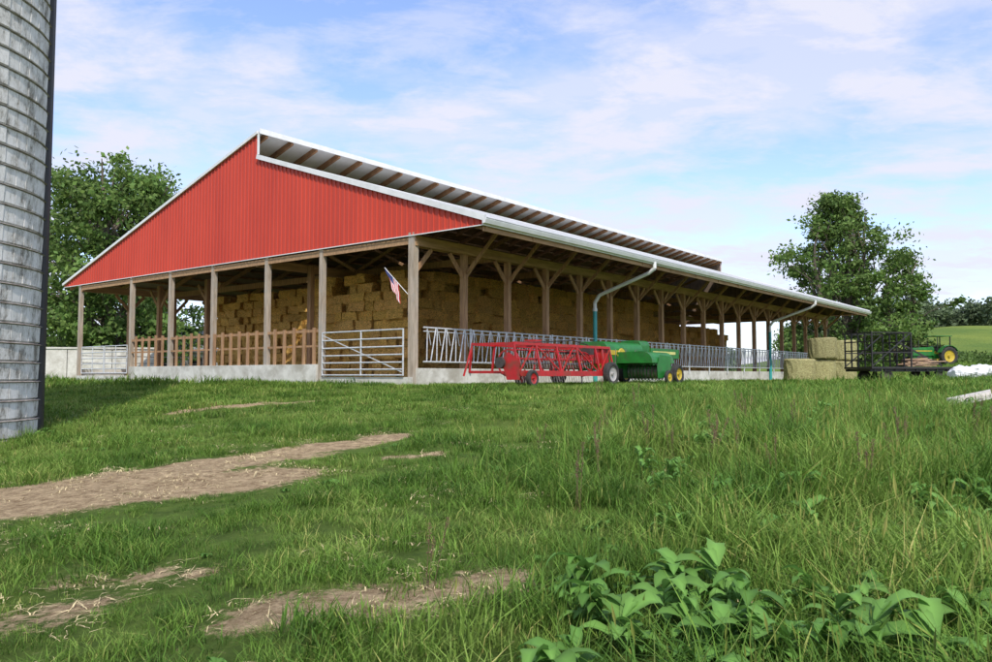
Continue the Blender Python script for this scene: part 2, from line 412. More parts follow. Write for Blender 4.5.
for z in(.6,.95,1.3): mb.tube((0,22.35,z),(LEN-1,22.35,z),.025,n=6)
mb.obj('side_rails',[M_galv],barn)
for nm,t in(('downspout',10.4),('downspout_rear',31.0)):
    mb=MB(); zt=zr(SE)-.12
    mb.path([(t,SE-.07,zt),(t,SE-.07,zt-.25),(t,SE+.2,zt-.42),(t,-.55,3.3),(t,-.33,3.0),(t,-.33,2.7)],.075,10,0)
    mb.path([(t,-.33,2.7),(t,-.33,-.3)],.085,12,1)
    mb.lathe((t,-.33,2.7),(0,0,1),[(.1,-.06),(.1,.06),(.08,.06)],12,0)
    mb.obj(nm,[M_white,M_teal],barn)

# straw bales
def bale_tmpl():
    vs=[];idx={}
    for i in range(3):
        for j in range(3):
            for k in range(3):
                if i==1 and j==1 and k==1: continue
                idx[(i,j,k)]=len(vs); vs.append(((i-1)*.5,(j-1)*.5,(k-1)*.5))
    fs=[]
    for a in(0,2):
        for i in range(2):
            for j in range(2):
                q=[(a,i,j),(a,i+1,j),(a,i+1,j+1),(a,i,j+1)]
                for perm in((0,1,2),(1,0,2),(1,2,0)):
                    f=[]
                    for p in q:
                        c=[0,0,0]; c[perm[0]]=p[0];c[perm[1]]=p[1];c[perm[2]]=p[2]; f.append(idx[tuple(c)])
                    fs.append(f)
    return vs,fs
BV,BF=bale_tmpl()
stack=MB(); BH=.375
def bale(mb,c,d,tuft=85,rot=.06):
    g=random.uniform(.84,1.12); mb.curcol=(g,g*random.uniform(.94,1.0),g*random.uniform(.78,1.0),1)
    rz=random.gauss(0,rot); cz,sz=math.cos(rz),math.sin(rz); rx=random.gauss(0,.04); vs=[]
    for x,y,z in BV:
        ne=(abs(x)>.1)+(abs(y)>.1)+(abs(z)>.1); k=1-.022*(ne-1)
        a=x*d[0]*k+random.gauss(0,.024);b=y*d[1]*k+random.gauss(0,.022);e=z*d[2]*k+random.gauss(0,.013)
        e+=b*rx
        vs.append((c[0]+a*cz-b*sz,c[1]+a*sz+b*cz,c[2]+e))
    mb.add(vs,BF)
    for _ in range(tuft):
        f=random.choice((0,1,2)); p=[random.uniform(-.5,.5) for _ in range(3)]
        if f==0:p[0]=-.49
        elif f==1:p[1]=-.49
        else:
            p[2]=random.choice((-.5,.5)); p[random.choice((0,1))]=-.5
        P=Vector([c[i]+p[i]*d[i] for i in range(3)]); q=Vector((random.uniform(-.10,.0),random.uniform(-.11,.06),random.uniform(-.15,.06)))
        w=Vector((random.uniform(-1,1),random.uniform(-1,1),random.uniform(-1,1)))*.012
        k=random.uniform(.55,1.6); mb.curcol=(k,k*.93,k*.8,1)
        mb.add([P-w,P+w,P+q],[(0,1,2)])
def wallS(t,s0,s1,n,jag=0):
    for k in range(n):
        z=-.1+BH/2+k*BH; s=s0+random.uniform(0,.1)
        if k>=n-1 and jag: s+=random.choice((0,.5,1.0))
        while s<s1-.2:
            endon = random.random()<.45
            if endon: d=(.9,.46,BH+.02)
            else: d=(.46,.9,BH+.02)
            if jag and k>=n-2 and random.random()<.14*(k-n+3): s+=d[1]+.01; continue
            bale(stack,(t+.45+random.gauss(0,.08)-(.45-d[0]/2),s+d[1]/2,z+random.gauss(0,.012)),d)
            s+=d[1]-.006
def wallT(s,t0,t1,n,jag=0):
    for k in range(n):
        z=-.1+BH/2+k*BH; t=t0+(k%2)*.25+random.uniform(0,.1)
        while t<t1:
            d=(.46,.9,BH+.02) if random.random()<.4 else (.9,.46,BH+.02)
            if not(jag and k>=n-2 and random.random()<.2):
                bale(stack,(t+d[0]/2,s+d[1]/2+random.gauss(0,.07),z+random.gauss(0,.012)),d,36)
            t+=d[0]-.006
wallS(3.5,3.3,9.2,11,1); wallS(5.5,9.2,19.6,11,1)
wallT(3.35,4.4,23,11,1); wallT(5.5,23,38,9,1)
wallT(19.0,6.0,8,11)
for t in np.arange(4.9,9,.9):
    for s in np.arange(3.9,19,1.0):
        if (s<9 or t>6.6) and random.random()<.8: bale(stack,(t,s,-.1+BH*10.5),(.9,.46,BH),3)
stack.curcol=(.6,.6,.55,1)
stack.box(4.2,22.8,3.95,9.3,-.1,3.85); stack.box(6.2,22.8,9.31,19.2,-.1,3.87); stack.box(22.9,37.5,6.1,19.1,-.1,3.05)  # plain core boxes added inside the bale shell to block light leaks
for _ in range(2500):
    x=random.uniform(.3,5.8);y=random.uniform(1,19); stack.curcol=(1.2,1.1,.9,1)
    a=random.uniform(0,6.28);l=.18
    stack.add([(x,y,-.09),(x+.02,y+.01,-.09),(x+l*math.cos(a),y+l*math.sin(a),-.05)],[(0,1,2)])
stack.obj('straw_bale_stack',[M_straw],None,attr=True,loc=(CX,CY,0),rz=ANG)

# ---------------------------------------------------------------- flag
flag=empty('american_flag',(*W(-.14,.12),2.55),ANG); flag.scale=(.85,.85,.85)
mb=MB(); mb.tube((0,0,0),(-.35,.85,1.0),.014); mb.lathe((-.35,.85,1.0),(0,0,1),[(.001,-.03),(.03,0),(.001,.03)],8); mb.obj('flag_pole',[M_white],flag)
m_fr=mat('flag_red',(.5,.02,.03),rough=.8); m_fw=mat('flag_white',(.75,.75,.75),rough=.8); m_fb=mat('flag_blue',(.02,.035,.14),rough=.8)
nu,nv=26,26
mb=MB(); vs=[];fs=[];mi=[]
for i in range(nu+1):
    for j in range(nv+1):
        u=i/nu; v=j/nv
        base=Vector((-.35,.85,1.0))*(.98-.62*v)
        drop=u*.74
        x=base.x-.03+.045*math.sin(v*11+u*3)*u; y=base.y*(1-u*.25)-.30*u*(1-v)*.6; z=base.z-drop
        vs.append((x,y+.02*math.sin(u*9),z))
for i in range(nu):
    for j in range(nv):
        a=i*(nv+1)+j; fs.append((a,a+1,a+nv+2,a+nv+1))
        canton=(i/nu<.4 and j/nv<.54); mi.append(2 if canton else (int(j/nv*13)%2))
mb.add(vs,fs); mb.m=mi
mb.obj('flag_cloth',[m_fr,m_fw,m_fb],flag,smooth=True)

# ---------------------------------------------------------------- red hay rake
g0=-.33
rk=empty('red_hay_rake',(*W(-.5,-3.5),g0),ANG)
mb=MB()
for y,z in((-.75,1.22),(.75,1.22),(-.95,.38),(.85,.42)):
    mb.beam((.1,y,z),(5.3,y,z),.07,.08)
for x in(.1,1.15,2.2,3.3,4.4,5.3):
    mb.beam((x,-.75,1.22),(x,.75,1.22),.05,.06); mb.beam((x,-.95,.38),(x,-.75,1.22),.05,.05); mb.beam((x,.85,.42),(x,.75,1.22),.05,.05)
    mb.beam((x,-.95,.38),(x,.85,.42),.045,.045)
for x in(.1,2.2,4.4): mb.beam((x,-.95,.4),(x+.95,-.75,1.2),.035,.035)
for x in(1.15,3.3): mb.beam((x+1.05,-.95,.4),(x,-.75,1.2),.035,.035)
mb.add([(.05,-1.0,.2),(.05,-.55,.2),(.05,-.35,.75),(.05,-.6,.98),(.05,-1.0,.75)],[(0,1,2,3,4)]); mb.box(4.5,5.4,-.7,-.66,.7,1.18)
mb.box(4.3,5.5,-.3,.5,.85,1.0); mb.box(.12,5.28,-.99,-.955,.30,.46)
for x in(.4,2.55,4.3):
    mb.lathe((x,-.35,.68),(1,0,0),[(.36,-.02),(.40,-.02),(.40,.02),(.36,.02)],20,0,True)
    for k in range(5):
        a=k*1.2566; mb.beam((x,-.35,.68),(x,-.35+.38*math.cos(a),.68+.38*math.sin(a)),.03,.04)
for k in range(5):
    a=k*1.2566+.3; yy=-.35+.38*math.cos(a); zz=.68+.38*math.sin(a)
    mb.tube((.35,yy,zz),(4.35,yy,zz),.022,n=6)
    x=.45
    while x<4.3: mb.tube((x,yy,zz),(x+.01,yy-.06,zz-.26),.006,n=4,m=2); x+=.14
mb.tube((.2,-.35,.68),(4.5,-.35,.68),.035,m=2)
mb.beam((5.3,-.3,.9),(6.1,.2,.55),.09,.1); mb.beam((.1,.75,1.2),(-.1,.9,.3),.05,.05)
for c in((4.85,-1.08,.37),(4.85,.95,.37)): mb.wheel(c,(0,1,0),.38,.22,1,3)
mb.tube((4.85,-1.0,.37),(4.85,.95,.37),.04); mb.beam((4.85,-.82,.36),(4.85,-.72,1.2),.08,.08)
for c in((.5,-1.1,.24),(2.75,.98,.24)): mb.wheel(c,(0,1,0),.24,.14,1,0)
mb.tube((.5,-1.05,.24),(.5,-.9,.4),.03);mb.tube((2.75,.98,.24),(2.75,.8,.5),.03)
mb.box(1.9,2.25,-.2,.2,1.26,1.40); mb.tube((2.1,0,1.40),(2.1,0,1.52),.03,m=2)
for x in(3.4,4.0): mb.tube((x,-.6,1.2),(x+.3,.5,.6),.02,m=2); mb.tube((x,-.6,1.0),(x,.6,1.1),.03,m=1)
mb.path([(4.4,-.5,1.3),(3.6,-.45,1.42),(2.6,-.5,1.36),(1.6,-.3,1.3),(.6,-.4,1.28)],.018,6,1)
mb.lathe((.02,-.35,.68),(1,0,0),[(.02,-.06),(.16,-.06),(.16,.06),(.02,.06)],16,4)
mb.box(5.0,5.35,-.2,.25,1.003,1.28,4)
mb.obj('rake_body',[M_rpaint,M_tyre,M_steel,mat('rim_grey',(.4,.38,.36),rough=.5),mat('dark_cast_iron',(.06,.05,.045),rough=.7)],rk)

# ---------------------------------------------------------------- green square baler
bl=empty('green_hay_baler',(*W(5.0,-3.3),-.31),ANG)
mb=MB()
mb.box(1.2,5.6,-.28,.28,.62,1.08,0)
for z in(.62,.85,1.08): mb.box(1.2,5.9,-.32,-.28,z-.03,z+.03,0)
for y in(-.25,.25):
    mb.beam((4.2,y,1.12),(5.95,y,1.0),.05,.05,0); mb.beam((4.2,y,.58),(5.95,y,.66),.05,.05,0)
mb.tube((5.2,-.3,1.32),(5.2,.3,1.32),.02,m=3)
for y in(-.25,.25): mb.tube((5.2,y,.6),(5.2,y,1.34),.02,m=3)
def arch(x0,x1,y0,y1,z0,z1,r,m):
    pts=[]
    n=6
    for i in range(n+1):
        a=math.pi/2*i/n; pts.append((y0+r-r*math.cos(a),z1-r+r*math.sin(a)))
    pr=[(y0,z0)]+pts+[(y1,z1),(y1,z0)]
    k=len(pr); vs=[(x0,p[0],p[1]) for p in pr]+[(x1,p[0],p[1]) for p in pr]
    fs=[(i,(i+1)%k,k+(i+1)%k,k+i) for i in range(k)]+[tuple(range(k-1,-1,-1)),tuple(range(k,2*k))]
    mb.add(vs,fs,m)
arch(.35,2.9,-.55,.5,.55,1.46,.28,0)
arch(3.0,3.7,-.4,.4,1.0,1.58,.2,0)
arch(1.0,2.6,-1.9,-.565,.72,1.10,.35,0)
mb.box(2.65,4.9,-1.0,-.96,.93,1.27,0)
mb.box(2.8,4.6,-1.008,-1.003,1.07,1.17,4)
mb.box(2.9,4.85,-.955,-.33,.9,.94,0)
for x in(3.0,3.8,4.6): mb.beam((x,-.98,.95),(x,-.3,.7),.05,.05,3)
mb.tube((2.9,-.7,.7),(4.9,-.7,.66),.03,m=3); mb.lathe((3.3,-.62,.72),(0,1,0),[(.02,-.03),(.19,-.03),(.21,0),(.19,.03),(.02,.03)],18,3)
mb.lathe((1.25,-.6,.98),(0,1,0),[(.02,-.03),(.24,-.03),(.26,0),(.24,.03),(.02,.03)],18,2)
for x in(.9,1.6,2.3): mb.box(x-.012,x+.012,-.575,-.551,.6,1.2,3)
mb.lathe((1.8,-1.25,.42),(0,1,0),[(.05,-.6),(.24,-.6),(.24,.6),(.05,.6)],18,3)
for y in np.arange(-1.8,-.65,.13):
    mb.lathe((1.8,y,.42),(0,1,0),[(.27,-.012),(.29,-.012),(.29,.012),(.27,.012)],18,0,True)
    for k in range(4):
        a=k*1.57+y*3; mb.tube((1.8+.2*math.cos(a),y+.06,.42+.2*math.sin(a)),(1.8+.38*math.cos(a+.3),y+.06,.42+.38*math.sin(a+.3)),.006,n=4,m=3)
mb.add([(1.35,-1.92,.2),(2.3,-1.92,.25),(2.35,-1.92,.95),(1.5,-1.92,1.0),(1.3,-1.92,.6)],[(0,1,2,3,4)],0)
mb.add([(1.35,-.62,.2),(2.3,-.62,.25),(2.35,-.62,.95),(1.5,-.62,1.0),(1.3,-.62,.6)],[(0,1,2,3,4)],0)
mb.lathe((.2,0,.85),(1,0,0),[(.02,-.05),(.36,-.05),(.40,-.08),(.40,.08),(.36,.05),(.02,.05)],24,2)
mb.box(.05,.5,-.16,.16,.68,1.02,3)
mb.tube((.15,0,.85),(-1.2,-.1,.75),.05,m=2)
mb.beam((.6,.35,.55),(-.9,-.25,.5),.1,.12,0); mb.beam((.6,-.4,.55),(-.2,-.02,.52),.08,.1,0)
mb.tube((-.6,-.15,.5),(-.6,-.15,.02),.03,m=3)
mb.box(2.85,3.5,-.95,-.42,.5,.895,0); mb.box(.36,1.1,-.562,-.556,1.0,1.16,2)
mb.box(.34,.348,-.3,.3,1.05,1.3,2)
mb.tube((4.1,-1.25,.33),(4.1,.85,.33),.05,m=0); mb.beam((4.1,-.25,.33),(4.1,-.25,.65),.1,.1,0)
mb.wheel((4.1,-1.3,.35),(0,1,0),.36,.24,1,2); mb.wheel((4.1,.9,.35),(0,1,0),.36,.24,1,2)
mb.wheel((5.0,-.95,.28),(0,1,0),.28,.18,1,2); mb.beam((4.1,-.95,.35),(5.0,-.95,.28),.05,.06,0)
mb.wheel((1.9,-2.05,.24),(0,1,0),.24,.12,1,2)
mb.beam((5.6,-.25,.6),(6.3,-.3,.3),.04,.04,3); mb.beam((5.6,.25,.6),(6.3,.3,.3),.04,.04,3); mb.beam((6.3,-.3,.3),(6.3,.3,.3),.04,.04,3)
mb.obj('baler_body',[M_grn,M_tyre,M_yel,M_steel,mat('pale_decal',(.65,.62,.2),rough=.5)],bl)

# ---------------------------------------------------------------- round bales
def roundbale(x,y,z,r=.80,h=1.22):
    mb=MB(); g=random.uniform(.8,1.15); mb.curcol=(g,g,g*.95,1)
    n=40; prof=[(.02,0),(r*.6,.0),(r*.93,.01),(r,.08),(r*1.01,h*.35),(r*1.01,h*.7),(r,h-.08),(r*.93,h-.01),(r*.6,h+.01),(.02,h)]
    mb.lathe((0,0,0),(0,0,1),prof,n,0)
    mb.v=[(a+random.gauss(0,.012),b+random.gauss(0,.012),c+random.gauss(0,.008)) for a,b,c in mb.v]
    for _ in range(220):
        a=random.uniform(0,6.28);zz=random.uniform(.02,h);k=random.uniform(.8,1.5); mb.curcol=(k,k,k*.7,1)
        P=Vector((math.cos(a)*r,math.sin(a)*r,zz)); T=Vector((-math.sin(a),math.cos(a),0))
        mb.add([P,P+T*.02+Vector((0,0,.02)),P*1.07+T*random.uniform(-.1,.1)-Vector((0,0,.05))],[(0,1,2)])
    o=mb.obj('round_hay_bale',[M_hay],None,smooth=False,attr=True); o.location=(x,y,z)
    o.rotation_euler=(random.gauss(0,.02),random.gauss(0,.02),random.uniform(0,6)); return o
for px,d,lvl in((799,43.5,0),(820,46.5,0),(842,49.5,0),(823,46.3,1),(843,49.5,1)):
    X=(px-496)/802*d
    roundbale(X,d,-.34+lvl*1.25)

# ---------------------------------------------------------------- black hay wagon
def gz(x,y): return ground(x,y)
wx,wy=21.0,41.5
wg=empty('black_hay_wagon',(wx,wy,gz(wx,wy)-.03),R(12))
mb=MB()
mb.box(-2.6,2.4,-1.1,1.1,.78,.88,0)
for y in(-.95,.95): mb.beam((-2.6,y,.71),(2.4,y,.71),.08,.13,0)
for x in np.arange(-2.4,2.4,.6): mb.beam((x,-1.05,.72),(x,1.05,.72),.05,.08,0)
for x in(-2.55,-.3):
    for y in(-1.05,-.52,0,.52,1.05): mb.beam((x,y,.88),(x,y,2.6),.06,.06,0)
    for z in(1.2,1.7,2.15,2.6): mb.beam((x,-1.05,z),(x,1.05,z),.05,.06,0)
for y in(-1.05,1.05):
    for z in(1.6,2.6): mb.beam((-2.55,y,z),(-.3,y,z),.05,.05,0)
    mb.beam((-2.55,y,.9),(-.3,y,2.6),.04,.05,0)
mb.beam((-.3,0,2.2),(2.4,0,.95),.05,.08,0)
for x in(-1.6,1.5):
    for y in(-.85,.85): mb.wheel((x,y,.36),(0,1,0),.36,.22,1,2)
    mb.tube((x,-.85,.36),(x,.85,.36),.05); mb.beam((x,0,.36),(x,0,.7),.2,.1,0)
mb.beam((1.5,0,.42),(3.9,0,.3),.08,.1,0)
for k in range(14): 
    a=random.uniform(-.3,.3); x=random.uniform(.3,1.2); y=random.uniform(-.8,.8); z=.93+.05*k/2
    mb.beam((x-.6,y-.2*a,z),(x+.9,y+.6*a,z+random.uniform(-.03,.08)),.14,.05,3)
mb.obj('wagon_body',[M_black,M_tyre,mat('dull_rim',(.10,.09,.07),rough=.6),mat('scrap_timber',(.42,.28,.18),rough=.9)],wg)

# ---------------------------------------------------------------- tractor
tx,ty=37.2,68
tr=empty('green_tractor',(tx,ty,gz(tx,ty)+.0),R(190))
mb=MB()
mb.box(.3,2.3,-.32,.32,.85,1.45,0); 
mb.add([(.3,-.33,1.452),(2.3,-.3,1.452),(2.3,.3,1.452),(.3,.33,1.452),(.3,-.2,1.58),(2.2,-.2,1.5),(2.2,.2,1.5),(.3,.2,1.58)],[(4,5,6,7),(0,1,5,4),(1,2,6,5),(2,3,7,6),(3,0,4,7)],0)
mb.box(2.303,2.36,-.28,.28,.85,1.42,3); mb.box(.5,2.1,-.327,-.322,1.2,1.28,2); mb.box(.5,2.1,.322,.327,1.2,1.28,2)
mb.box(-.9,.298,-.25,.25,.6,1.0,0); mb.box(.4,2.2,-.2,.2,.55,.847,0)
for y in(-.85,.85):
    mb.wheel((-.6,y,.8),(0,1,0),.8,.42,1,2,lugs=26); mb.wheel((1.9,y*.85,.42),(0,1,0),.42,.22,1,2)
    prev=None
    for k in range(7):
        a=R(20+k*22); p=(-.6+.9*math.cos(a),y,.8+.9*math.sin(a))
        if prev: mb.beam(prev,p,.45,.03,0,up=(p[0]+.6,0,p[2]-.8))
        prev=p
mb.tube((-.6,-.85,.8),(-.6,.85,.8),.12,m=0); mb.tube((1.9,-.7,.42),(1.9,.7,.42),.06,m=0)
mb.box(-.75,-.3,-.25,.25,1.15,1.25,3); mb.box(-.85,-.755,-.25,.25,1.2,1.65,3)
mb.tube((.3,0,1.4),(.05,0,1.7),.025,m=3); mb.lathe((.03,0,1.72),(-.5,0,.86),[(.18,-.012),(.2,0),(.18,.012)],18,3,True)
mb.tube((1.5,.0,1.5),(1.5,.0,2.15),.035,m=3)
for y in(-.6,.6):
    mb.beam((-1.0,y,1.1),(-1.0,y,2.45),.07,.07,3); mb.beam((.2,y,1.1),(.2,y,2.4),.05,.05,3)
mb.box(-1.15,.45,-.72,.72,2.46,2.53,0)
mb.obj('tractor_body',[M_grn,M_tyre,M_yel,M_black],tr)

# crumpled white silage wrap and plank at right
px,py=17.9,31.5
mb=MB(); n=22; vs=[];fs=[]
for i in range(26):
    x=i*.085; rr=.32*(1-.45*(i/25)**2)*(.55+.45*min(1,i/2))
    for k in range(n):
        a=2*math.pi*k/n; q=rr*(1+.35*noise.noise(Vector((x*2.6,math.cos(a)*1.6,math.sin(a)*1.6)))+.10*math.sin(i*1.7+k))
        vs.append((x,q*math.cos(a)*1.15,q*math.sin(a)*.85))
for i in range(25):
    for k in range(n): fs.append((i*n+k,i*n+(k+1)%n,(i+1)*n+(k+1)%n,(i+1)*n+k))
fs+=[tuple(range(n-1,-1,-1)),tuple(range(25*n,26*n))]
mb.add(vs,fs)
o=mb.obj('white_silage_wrap',[mat('white_plastic',(.80,.80,.80),(.66,.66,.65),.4,4)]); o.location=(px,py,gz(px,py)+.28); o.rotation_euler=(0,R(-6),R(14))
mb=MB(); mb.box(-.9,.9,-.16,.16,0,.08); mb.box(-.7,.8,-.1,.12,.083,.14)
PLX,PLY=9.75,16.3
o=mb.obj('weathered_plank',[mat('pale_plank',(.66,.62,.56),(.46,.42,.36),.9,3,stretch=(.3,4,4))]); o.location=(PLX,PLY,gz(PLX,PLY)+.13); o.rotation_euler=(0,R(-8),R(20))

# ---------------------------------------------------------------- silo
sx,sy,sr=-11.2,14.2,2.75
silo=empty('stave_silo',(sx,sy,-1.5),0)
m,nt,p=newmat('silo_staves')
tc=N(nt,'ShaderNodeTexCoord'); n=N(nt,'ShaderNodeTexNoise'); n.inputs['Scale'].default_value=2.2; n.inputs['Detail'].default_value=9; n.inputs['Roughness'].default_value=.82
mp=N(nt,'ShaderNodeMapping'); mp.inputs['Scale'].default_value=(1.3,1.3,.6); nt.links.new(tc.outputs['Object'],mp.inputs[0]); nt.links.new(mp.outputs[0],n.inputs['Vector'])
r=N(nt,'ShaderNodeValToRGB'); e=r.color_ramp.elements; e[0].position=.40; e[0].color=(.24,.22,.19,1); e[1].position=.55; e[1].color=(.74,.72,.69,1); k=e.new(.46); k.color=(.54,.52,.48,1)
nt.links.new(n.outputs['Fac'],r.inputs[0]); nt.links.new(r.outputs[0],p.inputs['Base Color']); p.inputs['Roughness'].default_value=.95; p.inputs['Specular IOR Level'].default_value=.15
b=N(nt,'ShaderNodeBump'); b.inputs['Strength'].default_value=.7; b.inputs['Distance'].default_value=.02; nt.links.new(n.outputs['Fac'],b.inputs['Height']); nt.links.new(b.outputs[0],p.inputs['Normal'])
mb=MB(); H=19.5; prof=[]; z=-.3
while z<H:
    prof+= [(sr-.022,z),(sr+.012,z+.03),(sr+.024,z+.30),(sr-.034,z+.335)]; z+=.34
NS=66
for i in range(NS):
    a0=2*math.pi*i/NS; a1=2*math.pi*(i+1)/NS; g=.004; off=random.uniform(-.016,.016)
    vs=[]
    for r_,z_ in prof:
        rr=r_+off+random.uniform(-.006,.006)
        for a,dr in((a0,-.025),(a0+g,0),(a1-g,0),(a1,-.025)): vs.append(((rr+dr)*math.cos(a),(rr+dr)*math.sin(a),z_))
    fs=[]
    for k in range(len(prof)-1):
        for q in range(3): fs.append((k*4+q,k*4+q+1,k*4+q+5,k*4+q+4))
    mb.add(vs,fs)
mb.obj('silo_wall',[m],silo)
mb=MB(); z=.02
while z<H:
    mb.lathe((0,0,z),(0,0,1),[(sr+.02,-.018),(sr+.055,0),(sr+.02,.018)],72,0); z+=.34
mb.obj('steel_hoops',[mat('hoop_steel',(.34,.31,.28),(.14,.11,.09),.8,5,metal=0)],silo)
mb=MB(); mb.lathe((0,0,H),(0,0,1),[(sr+.1,-.1),(sr+.1,.1),(sr*.92,.9),(sr*.7,1.6),(sr*.4,2.1),(.02,2.3)],40); mb.obj('dome_roof',[M_roof],silo,smooth=True)
mb=MB()
qx,qy=-8.64-sx,15.15-sy
mb.tube((qx,qy,.25),(qx,qy,H+1),.10,n=14)
mb.beam((qx+.05,qy+.05,.3),(qx+.05,qy+.05,H),.12,.05)
for z in np.arange(1.2,H,2.2): mb.beam((qx,qy,z),(qx*.93,qy*.93,z),.06,.05)
mb.obj('filler_pipe',[M_black],silo)

# ---------------------------------------------------------------- left background buildings
def shed(name,x,y,w,d,h,rise,rz,mw,mr):
    e=empty(name,(x,y,ground(x,y)-.1),rz); mb=MB()
    mb.box(-w/2,w/2,-d/2,d/2,0,h,0)
    mb.add([(-w/2,-d/2,h),(-w/2,d/2,h),(-w/2,0,h+rise)],[(0,1,2)],0); mb.add([(w/2,-d/2,h),(w/2,d/2,h),(w/2,0,h+rise)],[(0,1,2)],0)
    mb.obj('walls',[mw],e)
    mb=MB()
    for sg in(-1,1): mb.beam((-w/2-.3,sg*d/4*1.06,h+rise/2*.94+.05),(w/2+.3,sg*d/4*1.06,h+rise/2*.94+.05),math.hypot(d/2,rise)*1.1,.06,0,up=(0,sg*rise,d/2))
    mb.obj('roof',[mr],e)
    mb=MB()
    for x0 in np.arange(-w/2+1.2,w/2-1,2.4): mb.box(x0,x0+1,-d/2-.02,-d/2-.003,.9,1.9)
    mb.obj('windows',[M_black],e)
shed('grey_roof_shed',-29,71,16,8,2.4,2.0,R(8),mat('shed_wall',(.5,.49,.47),rough=.9),M_shedroof)
mb=MB(); 
for i in range(5): mb.box(-6+i*2.42,-6+i*2.42+2.38,-.12,.12,0,2.0)
mb.box(-6,6.1,-.18,.18,2.003,2.1)
o=mb.obj('white_bunker_wall',[M_conc]); o.location=(-25.6,45.5,ground(-25.6,45.5)-.2); o.rotation_euler[2]=R(8)

# ---------------------------------------------------------------- trees
def make_tree(name,x,y,height,rx,crown_lo,ncl,nleaf,lsize,seed,trunk_r=.3,stems=1,cs=1.0,shape=.82):
    rg=random.Random(seed); nr=np.random.default_rng(seed)
    z0=ground(x,y)-.1
    e=empty(name,(x,y,z0)); mb=MB()
    cl=[]; tips=[]
    for sidx in range(stems):
        ang=sidx*6.28/stems+rg.uniform(-.5,.5); off=0 if stems==1 else rx*.28
        pts=[Vector((off*.25*math.cos(ang),off*.25*math.sin(ang),0))]
        top=Vector((off*math.cos(ang)*1.5,off*math.sin(ang)*1.1,height*rg.uniform(.78,.95)))
        nseg=8
        for k in range(1,nseg+1):
            f=k/nseg; p=pts[0].lerp(top,f)+Vector((rg.gauss(0,.25),rg.gauss(0,.25),0)); pts.append(p)
        for k in range(nseg): mb.tube(pts[k],pts[k+1],trunk_r*(1-k/nseg)**.8+.04,trunk_r*(1-(k+1)/nseg)**.8+.04,8,caps=False)
        tips.append(pts)
    for i in range(ncl):
        pts=rg.choice(tips)
        hz=rg.uniform(crown_lo,1.0)
        prof=math.sin(math.pi*min(1,max(0,(hz-crown_lo)/(1-crown_lo)*shape+(.98-shape))))**.7
        a=rg.uniform(0,6.28); rr=rx*prof*math.sqrt(rg.uniform(.1,1))*(1+.25*math.sin(a*3+seed)+.15*math.sin(hz*17+seed))
        c=Vector((rr*math.cos(a),rr*math.sin(a),hz*height*.97))
        k=max(1,min(len(pts)-2,int((c.z/height-.18)*8))); b=pts[k]
        mid=b.lerp(c,.55)+Vector((0,0,rg.uniform(.2,.8)))
        r0=trunk_r*.28
        mb.tube(b,mid,r0,r0*.6,5,caps=False); mb.tube(mid,c,r0*.6,.02,5,caps=False)
        cl.append((c,rg.uniform(.5,1.3)*rx*.15*cs)); cl.append((mid.lerp(c,.5)+Vector((rg.gauss(0,.3),rg.gauss(0,.3),rg.gauss(0,.3))),rg.uniform(.5,.9)*rx*.12*cs))
    mb.obj('trunk_and_limbs',[M_bark],e)
    V=[];C=[]
    per=nleaf//len(cl)
    for c,r in cl:
        n=int(per*rg.uniform(.5,1.5)); 
        d=nr.normal(size=(n,3)); d/=np.linalg.norm(d,axis=1)[:,None]
        rad=r*nr.uniform(.1,1,size=n)**.5*(1+.35*nr.normal(size=n))
        P=np.array(c)+d*rad[:,None]*np.array([1.2,1.2,.75])
        u=nr.normal(size=(n,3)); u/=np.linalg.norm(u,axis=1)[:,None]
        w=np.cross(u,d+.3*nr.normal(size=(n,3))); w/=np.linalg.norm(w,axis=1)[:,None]+1e-6
        sz=lsize*nr.uniform(.6,1.3,size=n)[:,None]
        q=np.stack([P-u*sz*.6,P-w*sz*.35,P+u*sz*.6,P+w*sz*.35],axis=1)
        V.append(q.reshape(-1,3))
        g=rg.uniform(.65,1.35); g2=g*nr.uniform(.75,1.25,size=n)
        cc=np.stack([g2*nr.uniform(.9,1.15,size=n),g2,g2*.9,np.ones(n)],axis=1); C.append(np.repeat(cc,4,axis=0))
    V=np.concatenate(V);C=np.concatenate(C); nf=len(V)//4
    me=bpy.data.meshes.new('foliage'); me.from_pydata(V.tolist(),[],np.arange(nf*4).reshape(-1,4).tolist())
    at=me.attributes.new('Col','FLOAT_COLOR','POINT'); at.data.foreach_set('color',C.astype(np.float32).ravel())
    me.materials.append(M_leaf); o=bpy.data.objects.new('foliage',me); col.objects.link(o); o.parent=e
    return e
make_tree('deciduous_tree',33.4,78,18.2,6.9,.06,145,36000,.31,3,trunk_r=.34,stems=4,shape=.72,cs=1.15)
make_tree('deciduous_tree',40.8,81,12.5,4.8,.08,55,12000,.31,5,trunk_r=.25,stems=2,cs=1.2)
make_tree('deciduous_tree',-30.6,64,18.0,8.8,.08,130,38000,.34,11,trunk_r=.45,stems=3,cs=1.25)
make_tree('deciduous_tree',-42,68,17,8.0,.1,80,18000,.38,12,trunk_r=.45,stems=2,cs=1.2)
make_tree('deciduous_tree',-23,92,13,6.5,.1,60,12000,.4,14,trunk_r=.35,stems=2,cs=1.2)

